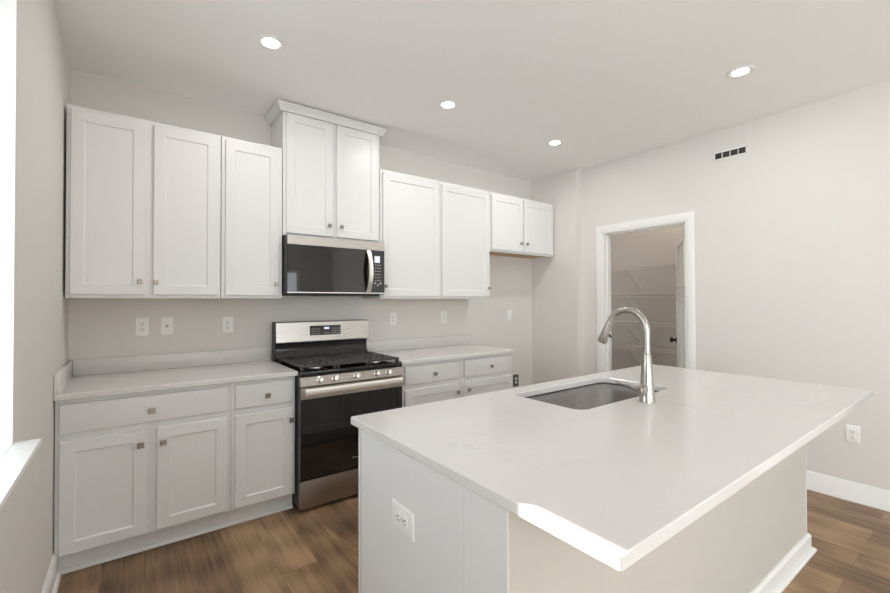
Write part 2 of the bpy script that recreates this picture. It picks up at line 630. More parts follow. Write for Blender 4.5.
casing(XR, 1).build('door_casing', M['trim'], d1)
g = G()
g.box(XR - 0.002, XR + 0.122, DY1 - 0.012, DY1 + 0.02, 0, DZ + 0.02)
g.box(XR - 0.002, XR + 0.122, DY0 - 0.02, DY0 + 0.012, 0, DZ + 0.02)
g.box(XR - 0.002, XR + 0.122, DY0, DY1, DZ - 0.012, DZ + 0.02)
for y0, y1 in ((DY1 - 0.024, DY1 - 0.012), (DY0 + 0.012, DY0 + 0.024)):
    g.box(XR + 0.045, XR + 0.08, y0, y1, 0, DZ - 0.012)
g.box(XR + 0.045, XR + 0.08, DY0 + 0.012, DY1 - 0.012, DZ - 0.024, DZ - 0.012)
g.build('door_jamb', M['trim'], d1)
# leaf in local coordinates: x along the leaf from the hinge, -y the kitchen face, then turned
LW, LT, LZ0, LZ1 = 0.775, 0.035, 0.012, 2.03
DOOR_A = math.radians(31.0)
mt = Matrix.Translation((XR + 0.125, DY0 + 0.016, 0)) @ Matrix.Rotation(DOOR_A, 4, 'Z')


def door_leaf():
    g = G()
    st = 0.115
    zr = 1.42
    cells = [(st, LW - st, zr + 0.06, LZ1 - 0.115), (st, LW / 2 - 0.05, 0.22, zr - 0.06), (LW / 2 + 0.05, LW - st, 0.22, zr - 0.06)]
    xs = sorted({0, LW} | {c[0] for c in cells} | {c[1] for c in cells})
    zs = sorted({LZ0, LZ1} | {c[2] for c in cells} | {c[3] for c in cells})

    def inside(x, z):
        return any(c[0] < x < c[1] and c[2] < z < c[3] for c in cells)
    for a, b in zip(xs[:-1], xs[1:]):
        for c, d in zip(zs[:-1], zs[1:]):
            if not inside((a + b) / 2, (c + d) / 2):
                g.box(a, b, 0, LT, c, d, mtx=mt)
    for c in cells:
        g.box(c[0], c[1], 0.010, LT - 0.010, c[2], c[3], mtx=mt)
        for yy in ((-0.008, 0.010), (LT - 0.010, LT + 0.008)):
            f = 0.016
            g.box(c[0], c[0] + f, *yy, c[2], c[3], 0.003, mtx=mt)
            g.box(c[1] - f, c[1], *yy, c[2], c[3], 0.003, mtx=mt)
            g.box(c[0], c[1], *yy, c[2], c[2] + f, 0.003, mtx=mt)
            g.box(c[0], c[1], *yy, c[3] - f, c[3], 0.003, mtx=mt)
    return g


leaf = door_leaf().build('door_leaf', M['trim'], d1)
KP = [(0.032, 0), (0.032, 0.006), (0.014, 0.012), (0.012, 0.03), (0.026, 0.042), (0.030, 0.054), (0.024, 0.066), (0.005, 0.07)]
for s_ in (1, -1):
    km = mt @ Matrix.Translation((LW - 0.06, LT if s_ > 0 else 0.0, 0.935)) @ Matrix.Rotation(-s_ * PI / 2, 4, 'X')
    G().lathe(KP, 20, mtx=km).build('door_knob', M['bronze'], leaf)

# ------------------------------------------------------------------ cabinets
DT = 0.020     # door thickness
STILE = 0.057


def shaker(x0, x1, z0, z1, yb, mtx=None):
    yf = yb - DT
    return G().panel(x0, x1, z0, z1, yb - 0.0006, [(0, yf + 0.003), (0.003, yf), (STILE, yf), (STILE + 0.006, yf + 0.0060), (STILE + 0.0068, yf + 0.0068)], mtx=mtx)


def slabfront(x0, x1, z0, z1, yb, mtx=None):
    yf = yb - DT
    return G().panel(x0, x1, z0, z1, yb - 0.0006, [(0, yf + 0.004), (0.002, yf + 0.001), (0.006, yf)], mtx=mtx)


def square_knob(x, y, z, parent, mtx=None, r=0.0145):
    """a square satin nickel knob on a short post; y is the face it stands on, it points to -Y"""
    g = G()
    k = 0.006
    rings = []
    for h, yy in ((k, y), (k, y - 0.010), (r - 0.002, y - 0.015), (r, y - 0.017), (r, y - 0.024), (r - 0.003, y - 0.027)):
        rings.append([(x - h, yy, z - h), (x + h, yy, z - h), (x + h, yy, z + h), (x - h, yy, z + h)])
    g.loft(rings, mtx=mtx)
    return g.build('knob', M['nickel'], parent)


UYF = -0.3176   # face frames of the wall cabinets
UYD = UYF - DT


def wall_cabinet(x0, x1, z0, z1, doors, label, group='white shaker wall cabinets', knob_mat=None):
    t = thing('wall_cabinet', label, 'cabinet', ((x0 + x1) / 2, -0.16, z0), group, dx=0.006 + 0.005 * (x0 + x1) / 2)
    g = G()
    e = 0.0008
    g.box(x0 + e, x1 - e, UYF, -0.001, z0 + 0.012, z1, 0.0012, 1)
    # face frame lip hanging a little below the bottom panel
    g.box(x0 + e, x1 - e, UYF, UYF + 0.019, z0, z0 + 0.013, 0.001, 1)
    g.box(x0 + e, x0 + 0.016, UYF + 0.019, -0.001, z0, z0 + 0.013, 0.001, 1)
    g.box(x1 - 0.016, x1 - e, UYF + 0.019, -0.001, z0, z0 + 0.013, 0.001, 1)
    g.build('cabinet_body', M['cab'], t)
    G().box(x0 + 0.017, x1 - 0.017, UYF + 0.02, -0.003, z0 + 0.008, z0 + 0.0118).build('bottom_panel', M['maple'], t)
    for (a, b, c, d, kx, kz) in doors:
        do = shaker(a, b, c, d, UYF).build('door', M['cab'], t)
        square_knob(kx, UYD, kz, do, r=0.0125)
    return t


UB, UT = 1.3705, 2.4309
DB, DTP = 1.3905, 2.405
wall_cabinet(0.003, 0.757, UB, UT, [(0.022, 0.357, DB, DTP, 0.330, 1.467), (0.396, 0.739, DB, DTP, 0.408, 1.464)],
             'white double-door wall cabinet in the corner by the window wall')
wall_cabinet(0.757, 1.1405, UB, UT, [(0.779, 1.115, DB, DTP, 1.092, 1.468)],
             'white single-door wall cabinet just to the window side of the microwave')
tall = wall_cabinet(1.1415, 1.905, 1.818, 2.705, [(1.162, 1.506, 1.834, 2.690, 1.473, 1.914), (1.535, 1.882, 1.834, 2.690, 1.568, 1.914)],
                    'taller white wall cabinet with crown moulding above the microwave')
# crown moulding round the tall cabinet
g = G()
cp = [(0.0, 2.694), (0.0225, 2.694), (0.0235, 2.702), (0.027, 2.708), (0.036, 2.726), (0.040, 2.731), (0.042, 2.736), (0.047, 2.738), (0.047, 2.751), (0.0, 2.751)]
pathc = [(1.1415, -0.002), (1.1415, UYF), (1.905, UYF), (1.905, -0.002)]
rings = []
for k, (x, y) in enumerate(pathc):
    sx = -1 if k < 2 else 1
    sy = -1 if k in (1, 2) else 0
    rings.append([(x + sx * a, y + sy * a, z) for a, z in cp])
g.loft(rings)
g.build('crown_moulding', M['cab'], tall)
wall_cabinet(1.9065, 2.508, UB, UT, [(1.926, 2.496, DB, DTP, 1.944, 1.472)],
             'white single-door wall cabinet beside the microwave on the pantry side')
wall_cabinet(2.508, 3.107, UB, UT, [(2.520, 3.095, DB, DTP, 3.074, 1.474)],
             'white single-door wall cabinet next to the short cabinet over the fridge alcove')
wall_cabinet(3.108, 4.069, 1.840, UT, [(3.124, 3.570, 1.858, DTP, 3.526, 1.946), (3.584, 4.052, 1.858, DTP, 3.618, 1.946)],
             'short white double-door wall cabinet above the empty fridge alcove')

BYF = -0.605
BYD = BYF - DT


def base_cabinet(x0, x1, drawers, doors, label, toe_end=(False, False)):
    t = thing('base_cabinet', label, 'cabinet', ((x0 + x1) / 2, -0.3, 0), 'white shaker base cabinets', dx=0.0155)
    g = G()
    e = 0.0008
    g.box(x0 + e, x1 - e, BYF, -0.016, 0.108, CT - CTH - 0.0006, 0.0012, 1)
    g.box(x0 + e, x1 - e, -0.545, -0.016, 0.001, 0.108)
    g.build('cabinet_body', M['cab'], t)
    g = G()
    prof = [(-0.545, 0.001), (-0.545, 0.107), (-0.551, 0.107), (-0.551, 0.020), (-0.560, 0.018), (-0.566, 0.008), (-0.566, 0.001)]
    g.loft([[(x, y, z) for y, z in prof] for x in (x0 + e, x1 - e)])
    g.build('toe_kick', M['cab'], t)
    for (a, b, c, d, kx, kz) in drawers:
        do = slabfront(a, b, c, d, BYF).build('drawer', M['cab'], t)
        square_knob(kx, BYD, kz, do)
    for (a, b, c, d, kx, kz) in doors:
        do = shaker(a, b, c, d, BYF).build('door', M['cab'], t)
        square_knob(kx, BYD, kz, do)
    return t


base_cabinet(-0.0125, 0.762, [(0.005, 0.739, 0.705, 0.848, 0.375, 0.768)],
             [(0.005, 0.355, 0.116, 0.668, 0.326, 0.594), (0.397, 0.741, 0.121, 0.668, 0.426, 0.590)],
             'white base cabinet with one wide drawer over two doors, by the window wall')
base_cabinet(0.762, 1.1385, [(0.783, 1.121, 0.707, 0.848, 0.962, 0.772)],
             [(0.783, 1.121, 0.121, 0.668, 1.106, 0.597)],
             'narrow white base cabinet with one drawer over one door, beside the range')
base_cabinet(1.913, 2.518, [(1.960, 2.490, 0.707, 0.848, 2.231, 0.772)],
             [(1.960, 2.490, 0.121, 0.668, 2.462, 0.596)],
             'white base cabinet with a single drawer, touching the range on its pantry side')
base_cabinet(2.518, 3.118, [(2.545, 3.107, 0.707, 0.848, 2.841, 0.776)],
             [(2.545, 3.107, 0.121, 0.668, 2.580, 0.600)],
             'white base cabinet with a single drawer, at the fridge alcove end of the run')


def rect_loop(x0, x1, y0, y1, r=0.004):
    return lambda i: rrect(x0 + i, x1 - i, y0 + i, y1 - i, max(r, 0.0015), 3)


def wall_counter(x0, x1, label, side):
    t = thing('countertop', label, 'countertop', ((x0 + x1) / 2, -0.32, CT - CTH), 'white quartz countertops along the back wall')
    G().slab_with_hole(rect_loop(x0, x1, -0.6482, -0.0012), None, CT - CTH, CT, 0.003).build('countertop_slab', M['quartz'], t)
    g = G()
    g.box(x0 + (0.0205 if side else 0), x1 - (0.003 if side else 0.006), -0.0205, -0.0012, CT + 0.0002, CT + 0.0995, 0.0015)
    g.build('backsplash', M['quartz'], t)
    if side:
        G().box(x0, x0 + 0.020, -0.642, -0.0012, CT + 0.0002, CT + 0.0995, 0.0015).build('side_splash', M['quartz'], t)
    return t


wall_counter(0.0015, 1.1585, 'white quartz countertop with backsplash, in the corner by the window wall', True)
wall_counter(1.9255, 3.145, 'white quartz countertop with backsplash, from the range to the fridge alcove', False)

# ------------------------------------------------------------------ gas range
RX0, RX1 = 1.1455, 1.8990
rg = thing('gas_range', 'stainless gas range with black glass oven door and five knobs', 'range', ((RX0 + RX1) / 2, -0.36, 0), dx=0.0167)
g = G()
g.box(RX0, RX1, -0.640, -0.028, 0.035, 0.893, 0.002, 1)
g.build('range_body', M['darkside'], rg)
for x in (RX0 + 0.04, RX1 - 0.04):
    for y in (-0.60, -0.08):
        G().lathe([(0.018, 0.0005), (0.018, 0.012), (0.010, 0.014), (0.010, 0.036)], 12, mtx=Matrix.Translation((x, y, 0))).build('levelling_foot', M['rubber'], rg)
# storage drawer
dw = G().box(RX0 + 0.002, RX1 - 0.002, -0.682, -0.641, 0.024, 0.200, 0.004).build('storage_drawer', M['steel_dark'], rg)
# oven door
g = G()
g.panel(RX0 + 0.002, RX1 - 0.002, 0.206, 0.797, -0.641, [(0, -0.680), (0.003, -0.684)])
od = g.build('oven_door', M['blackglass'], rg)
g = G()
g.panel(RX0 + 0.003, RX1 - 0.003, 0.722, 0.797, -0.6842, [(0, -0.687), (0.002, -0.689)])
g.build('door_top_band', M['steel'], od)
# handle: wide flat bar on two end posts
g = G()
yh = -0.726
rings = []
for a in range(16):
    th = 2 * PI * a / 16
    rings.append((yh + 0.010 * math.copysign(abs(math.cos(th)) ** 0.7, math.cos(th)), 0.7705 + 0.0240 * math.copysign(abs(math.sin(th)) ** 0.6, math.sin(th))))
g.loft([[(x, y, z) for y, z in rings] for x in (RX0 + 0.023, RX1 - 0.032)])
for x in (RX0 + 0.040, RX1 - 0.046):
    g.box(x - 0.012, x + 0.012, -0.722, -0.6885, 0.756, 0.786, 0.004)
g.build('oven_handle', M['steel_bright'], od)
# maker's mark, small and not legible in the photo
g = G()
for k, (w_, h_) in enumerate(((0.007, 0.010), (0.0035, 0.008), (0.004, 0.006), (0.003, 0.007), (0.004, 0.006))):
    x = 1.502 + k * 0.0085
    g.box(x, x + w_, -0.6850, -0.6842, 0.278, 0.278 + h_, 0.0)
g.build('door_emblem', M['legend'], od)
# control panel, slightly sloped
g = G()
pp = [(-0.641, 0.800), (-0.690, 0.802), (-0.693, 0.806), (-0.680, 0.860), (-0.675, 0.864), (-0.641, 0.864)]
g.loft([[(x, y, z) for y, z in pp] for x in (RX0 + 0.001, RX1 - 0.001)])
cpn = g.build('control_panel', M['steel_dark'], rg)
tilt = math.atan2(0.015, 0.062)
for kx in (1.274, 1.375, 1.529, 1.684, 1.778):
    km = Matrix.Translation((kx, -0.6865, 0.8365)) @ Matrix.Rotation(PI / 2 - tilt, 4, 'X')
    kg = G().lathe([(0.0225, 0.0), (0.0225, 0.004), (0.0185, 0.007), (0.0175, 0.026), (0.0155, 0.030), (0.004, 0.0305)], 24, mtx=km)
    kb = kg.build('burner_knob', M['chrome'], cpn)
    G().box(-0.0045, 0.0045, -0.0165, 0.0165, 0.028, 0.037, 0.0018, mtx=km).build('grip', M['chrome'], kb)
# cooktop
g = G()
g.box(RX0, RX1, -0.679, -0.110, 0.8655, 0.897, 0.004)
ck = g.build('cooktop', M['black'], rg)
# burners under the grates
for bx_, by_, br in ((1.30, -0.53, 0.048), (1.30, -0.24, 0.040), (1.525, -0.385, 0.050), (1.75, -0.53, 0.044), (1.75, -0.24, 0.036)):
    b = G().lathe([(br, 0.8972), (br, 0.905), (br * 0.8, 0.909)], 24, mtx=Matrix.Translation((bx_, by_, 0))).build('burner', M['steel_bright'], ck)
    G().lathe([(br * 0.78, 0.9092), (br * 0.78, 0.914), (br * 0.7, 0.916)], 24, mtx=Matrix.Translation((bx_, by_, 0))).build('burner_cap', M['iron'], b)
# bright reflective rims along the front of the cooktop
# grates: three cast iron sections, wide flat bars with slots over the burners


def grate(x0, x1, burners):
    """one grate: a rim and a lattice of broad bars, slotted open over the burners"""
    g = G()
    y0, y1, z0, z1 = -0.655, -0.128, 0.9185, 0.930
    w = x1 - x0
    cells = []
    for yc in burners:
        for k in range(4):
            xc = x0 + w * (0.20 + 0.20 * k)
            for sg in (-1, 1):
                cells.append((xc - 0.0125, xc + 0.0125, yc + sg * 0.045 - 0.026, yc + sg * 0.045 + 0.026))
    for k in range(7):                     # narrow slots between the bars elsewhere
        xc = x0 + w * (0.125 + 0.125 * k)
        ys = [y0 + 0.02] + [v for yc in sorted(burners) for v in (yc - 0.085, yc + 0.085)] + [y1 - 0.02]
        for a, b in zip(ys[::2], ys[1::2]):
            if b - a > 0.03:
                cells.append((xc - 0.003, xc + 0.003, a, b))
    xs = sorted({x0, x1} | {c[0] for c in cells} | {c[1] for c in cells})
    ys = sorted({y0, y1} | {c[2] for c in cells} | {c[3] for c in cells})
    for a, b in zip(ys[:-1], ys[1:]):
        run = None
        for c, d in list(zip(xs[:-1], xs[1:])) + [(None, None)]:
            solid = c is not None and not any(q[0] < (c + d) / 2 < q[1] and q[2] < (a + b) / 2 < q[3] for q in cells)
            if solid and run is None:
                run = c
            if not solid and run is not None:
                g.box(run, c if c is not None else x1, a, b, z0, z1)
                run = None
    for x in (x0 + 0.012, x1 - 0.012):
        for y in (y0 + 0.012, y1 - 0.012):
            g.box(x - 0.009, x + 0.009, y - 0.010, y + 0.010, 0.8968, z0 + 0.002, 0.002)
    return g.build('grate', M['iron'], rg)


W3 = (RX1 - RX0 - 0.024) / 3
for k in range(3):
    xa = RX0 + 0.012 + k * W3
    grate(xa + 0.001, xa + W3 - 0.001, (-0.385,) if k == 1 else (-0.53, -0.25))
# backguard: black riser below, stainless panel with the clock above
g = G()
pr = [(-0.028, 0.8935), (-0.028, 1.028), (-0.094, 1.028), (-0.098, 1.022), (-0.096, 0.990), (-0.100, 0.955), (-0.112, 0.930), (-0.1125, 0.8975), (-0.1095, 0.8935)]
g.loft([[(x, y, z) for y, z in pr] for x in (RX0 + 0.004, RX1 - 0.004)])
g.build('backguard_riser', M['black'], rg)
g = G()
pr = [(-0.028, 1.0285), (-0.028, 1.193), (-0.091, 1.193), (-0.099, 1.187), (-0.111, 1.040), (-0.107, 1.034), (-0.099, 1.0285)]
g.loft([[(x, y, z) for y, z in pr] for x in (RX0 + 0.0065, RX1 + 0.007)])
bg = g.build('backguard_panel', M['steel'], rg)
G().box(RX0 - 0.003, RX0 + 0.006, -0.100, -0.028, 0.9055, 1.1935, 0.002, 1).build('backguard_end_cap', M['darkside'], rg)
bm_ = Matrix.Translation((-0.013, -0.1052, 1.1165)) @ Matrix.Rotation(-math.atan2(0.012, 0.148), 4, 'X')
dpl = G().box(1.418, 1.672, -0.0012, 0.002, -0.034, 0.042, 0.0, mtx=bm_).build('clock_panel', M['blackglass'], bg)
G().box(1.535, 1.575, -0.0018, -0.0012, 0.012, 0.028, mtx=bm_).build('clock_digits', M['display'], dpl)
for xs_, zs_ in (((1.433, 1.452, 1.471, 1.490), (-0.022, -0.004, 0.014)), ((1.525, 1.545, 1.565), (-0.020,)), ((1.60, 1.619, 1.638, 1.655), (-0.022, -0.004, 0.014))):
    g = G()
    for x in xs_:
        for z in zs_:
            g.box(x, x + 0.010, -0.0017, -0.0012, z, z + 0.004, mtx=bm_)
    g.build('button_legends', M['legend'], dpl)

# ------------------------------------------------------------------ microwave
MX0, MX1, MZ0, MZ1, MYF = 1.1455, 1.9055, 1.3905, 1.8150, -0.400
mw = thing('microwave', 'over-the-range microwave with black glass door and curved steel handle', 'microwave', ((MX0 + MX1) / 2, -0.2, MZ0), dx=0.0135)
g = G()
g.box(MX0, MX1, -0.362, -0.0015, MZ0 + 0.012, MZ1, 0.002, 1)
g.box(MX0 + 0.02, MX1 - 0.02, -0.355, -0.05, MZ0, MZ0 + 0.012, 0.002, 1)
g.build('microwave_body', M['darkside'], mw)
G().box(MX0 + 0.001, MX1 - 0.001, MYF + 0.002, -0.3622, MZ0 + 0.014, MZ1 - 0.001, 0.003, 1).build('front_bezel', M['darkside'], mw)
G().box(MX0 + 0.004, MX1 - 0.001, MYF - 0.003, MYF + 0.001, 1.748, MZ1 - 0.001, 0.0015, 1).build('vent_band', M['steel'], mw)
G().box(MX0 + 0.004, MX1 - 0.001, MYF - 0.003, MYF + 0.001, 1.4085, 1.4165, 0.001, 1).build('bottom_trim', M['steel_bright'], mw)
md = G().box(MX0 + 0.004, 1.792, MYF - 0.003, MYF + 0.001, 1.417, 1.7475, 0.001, 1).build('microwave_door', M['blackglass'], mw)
# bowed handle: flat strap curving away from the door
g = G()
rings = []
for k in range(21):
    f = k / 20
    z = 1.421 + f * 0.322
    bow = math.sin(PI * f)
    y = MYF - 0.004 - 0.050 * bow ** 0.8
    xc = 1.764
    hw = 0.0185
    rings.append([(xc - hw, y, z), (xc - hw + 0.004, y - 0.007, z), (xc + hw - 0.004, y - 0.007, z), (xc + hw, y, z), (xc + hw - 0.003, y + 0.004, z), (xc - hw + 0.003, y + 0.004, z)])
g.loft(rings)
g.build('door_handle', M['steel_bright'], md)
mc = G().box(1.7935, MX1 - 0.001, MYF - 0.003, MYF + 0.001, 1.417, 1.7475, 0.001, 1).build('keypad', M['blackglass'], mw)
G().box(1.816, 1.864, MYF - 0.0035, MYF - 0.003, 1.652, 1.704).build('display_surround', M['displaybg'], mc)
G().box(1.828, 1.856, MYF - 0.0040, MYF - 0.0035, 1.658, 1.684).build('display', M['display'], mc)
g = G()
for i in range(6):
    for j in range(3):
        g.box(1.822 + j * 0.019, 1.831 + j * 0.019, MYF - 0.0034, MYF - 0.003, 1.630 - i * 0.024, 1.636 - i * 0.024)
g.box(1.815, 1.830, MYF - 0.0036, MYF - 0.003, 1.484, 1.497)
g.box(1.860, 1.876, MYF - 0.0036, MYF - 0.003, 1.484, 1.497)
g.box(1.838, 1.852, MYF - 0.0036, MYF - 0.003, 1.470, 1.480)
g.build('key_legends', M['legend'], mc)

# ------------------------------------------------------------------ island
IX0, IX1, IYB, IYF = 0.968, 3.230, -1.8510, -2.9774
PX0, PX1 = 0.986, 3.215          # cabinet end panels
KY0, KY1 = -2.680, -2.712        # seating face of the knee wall at its two ends
isl = thing('kitchen_island', 'white kitchen island base with greige knee wall under the overhang', 'island', ((PX0 + PX1) / 2, -2.3, 0), dx=0.0113)
ZT = CT - CTH - 0.0006
SB = (1.70, 2.56, -2.40, -1.90)   # sink space left open inside
g = G()
g.box(PX0 + 0.006, SB[0], -2.52, -1.897, 0.10, ZT)
g.box(SB[1], PX1 - 0.006, -2.52, -1.897, 0.10, ZT)
g.box(SB[0], SB[1], -2.52, -1.897, 0.10, 0.62)
g.box(SB[0], SB[1], -1.917, -1.897, 0.62, ZT)
g.box(SB[0], SB[1], -2.52, -2.42, 0.62, ZT)
g.box(PX0 + 0.006, PX1 - 0.006, -2.52, -1.96, 0.001, 0.10)
g.build('cabinet_body', M['cab'], isl)
G().box(PX0, PX0 + 0.0055, -2.5215, -1.9060, 0.001, ZT, 0.0015, 1).build('end_panel', M['cab'], isl)
G().box(PX1 - 0.0055, PX1, -2.5215, -1.9060, 0.001, ZT, 0.0015, 1).build('end_panel', M['cab'], isl)
# shaker fronts on the range side
mi = Matrix.Translation((0, -1.897, 0)) @ Matrix.Rotation(PI, 4, 'Z')


def island_front(kind, a, b, c, d, kx, kz):
    fn = shaker if kind == 'door' else slabfront
    o = fn(-b, -a, c, d, 0.0, mtx=mi).build(kind, M['cab'], isl)
    square_knob(-kx, -DT, kz, o, mtx=mi)


island_front('door', 0.988, 1.450, 0.112, 0.862, 1.42, 0.79)
island_front('drawer', 2.56, 3.20, 0.707, 0.848, 2.88, 0.775)
island_front('door', 2.56, 3.20, 0.121, 0.668, 2.59, 0.60)
island_front('drawer', 1.49, 2.53, 0.707, 0.848, 2.0, 0.775)
island_front('door', 1.49, 1.99, 0.121, 0.668, 1.96, 0.60)
island_front('door', 2.03, 2.53, 0.121, 0.668, 2.06, 0.60)
# knee wall: end faces painted white like the panels, long face wall paint with shade in its colour
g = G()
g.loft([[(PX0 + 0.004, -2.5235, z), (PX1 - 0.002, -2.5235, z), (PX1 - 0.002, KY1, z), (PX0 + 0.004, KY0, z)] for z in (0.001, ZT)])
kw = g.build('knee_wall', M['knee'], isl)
for x0, x1, ky in ((PX0 - 0.001, PX0 + 0.0035, KY0 - 0.003), (PX1 - 0.0015, PX1 + 0.002, KY1 - 0.003)):
    G().box(x0, x1, ky, -2.5225, 0.001, ZT, 0.001, 1).build('knee_wall_end_board', M['cab'], isl)
bgm = base_run('b', [(PX0 + 0.02, KY0 - 0.0005), (PX1 + 0.0025, KY1 - 0.0005), (PX1 + 0.0025, -2.53)][::-1], h=0.092, t=0.016, shoe=0.018)
bgm.build('island_baseboard', M['trim'], isl)

# island countertop with the sink cut-out
ic = thing('island_countertop', 'large white quartz island countertop with sink cut-out and faint grey veins', 'countertop', ((IX0 + IX1) / 2, -2.42, CT - CTH), dx=0.0105)
SX0, SX1, SY0, SY1 = 1.750, 2.508, -2.340, -1.950
g = G()
g.slab_with_hole(rect_loop(IX0, IX1, IYF, IYB, 0.006), lambda i: rrect(SX0 + i, SX1 - i, SY0 + i, SY1 - i, 0.052 - i, 10), CT - CTH, CT, 0.003)
g.build('countertop_slab', M['quartz'], ic)

# undermount sink
sk = thing('kitchen_sink', 'stainless undermount sink bowl set into the island countertop', 'sink', ((SX0 + SX1) / 2, (SY0 + SY1) / 2, 0.66), dx=0.0105)
zt = CT - CTH - 0.0012
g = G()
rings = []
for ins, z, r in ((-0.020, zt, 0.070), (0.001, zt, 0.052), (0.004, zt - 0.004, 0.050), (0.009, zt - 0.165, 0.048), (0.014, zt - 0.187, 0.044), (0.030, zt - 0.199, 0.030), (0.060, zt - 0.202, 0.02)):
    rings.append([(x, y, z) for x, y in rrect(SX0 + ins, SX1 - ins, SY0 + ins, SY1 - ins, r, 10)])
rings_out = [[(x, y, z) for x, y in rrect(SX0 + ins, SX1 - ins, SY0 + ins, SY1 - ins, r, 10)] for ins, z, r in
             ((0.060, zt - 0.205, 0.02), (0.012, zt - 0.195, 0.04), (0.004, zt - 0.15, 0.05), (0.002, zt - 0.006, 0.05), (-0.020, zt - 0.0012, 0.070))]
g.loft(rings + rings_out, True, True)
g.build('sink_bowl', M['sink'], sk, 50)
dm = Matrix.Translation(((SX0 + SX1) / 2, -2.12, zt - 0.201))
G().lathe([(0.057, -0.001), (0.057, 0.002), (0.045, 0.003), (0.038, -0.0005), (0.005, -0.0008)], 28, mtx=dm).build('sink_drain', M['chrome'], sk)

# faucet
FX, FY = 2.116, -2.424
fc = thing('faucet', 'tall gooseneck pull-down faucet in brushed nickel behind the sink', 'faucet', (FX, FY, CT), dx=0.0125, dy=0.005)
g = G()
g.lathe([(0.0335, CT + 0.0003), (0.0335, CT + 0.004), (0.0325, CT + 0.006), (0.0295, CT + 0.06), (0.0245, CT + 0.13), (0.0185, CT + 0.205), (0.0160, CT + 0.212), (0.0150, CT + 0.213)], 32, mtx=Matrix.Translation((FX, FY, 0)))
g.build('faucet_body', M['faucet'], fc)
pts = [(FX, FY, CT + 0.210), (FX, FY, CT + 0.26), (FX, FY, CT + 0.312)]
R_ = 0.092
cy, cz = FY + R_, CT + 0.312
for k in range(1, 22):
    a = math.radians(180 - k * (156 / 21))
    pts.append((FX, cy + R_ * math.cos(a), cz + R_ * math.sin(a)))
G().tube(pts, 0.0148, 20).build('spout', M['faucet'], fc)
ea = math.radians(24)
ep = Vector(pts[-1])
dirv = Vector((0, math.sin(ea), -math.cos(ea)))
hd = [ep, ep + dirv * 0.012, ep + dirv * 0.016, ep + dirv * 0.05, ep + dirv * 0.105, ep + dirv * 0.112]
sh = G().tube(hd, [0.0150, 0.0158, 0.0165, 0.0190, 0.0235, 0.0205], 24).build('spray_head', M['faucet'], fc)
G().box(-0.0045, 0.0045, -0.0215, -0.012, -0.026, 0.016, 0.002,
        mtx=Matrix.Translation(ep + dirv * 0.070) @ Matrix.Rotation(-ea + math.radians(-6), 4, 'X') @ Matrix.Rotation(0.5, 4, 'Z')).build('spray_button', M['rubber'], sh)
# side lever
hz = CT + 0.058
p0 = Vector((FX, FY, hz))
hdv = Vector((-1.0, 0.06, -0.03)).normalized()     # the hub points towards the window wall
G().tube([p0 + hdv * 0.012, p0 + hdv * 0.050, p0 + hdv * 0.052], [0.0205, 0.0205, 0.019], 24).build('handle_hub', M['faucet'], fc)
le = G()
le.tube([p0 + hdv * 0.0525, p0 + hdv * 0.068, p0 + hdv * 0.071], [0.0180, 0.0180, 0.016], 24)
l0 = p0 + hdv * 0.061 + Vector((0.0, 0.008, 0.004))
le.tube([l0, l0 + Vector((0.000, 0.035, 0.008)), l0 + Vector((0.002, 0.085, 0.015)), l0 + Vector((0.002, 0.100, 0.017))], [0.0105, 0.0085, 0.0070, 0.0060], 14)
le.build('lever', M['faucet'], fc)

# ------------------------------------------------------------------ outlets, switches


def socket_local():
    """white duplex receptacle in local coordinates, facing -Y"""
    return [(-0.0165, 0.0165, 0.0195), (-0.0165, 0.0165, -0.0195)]


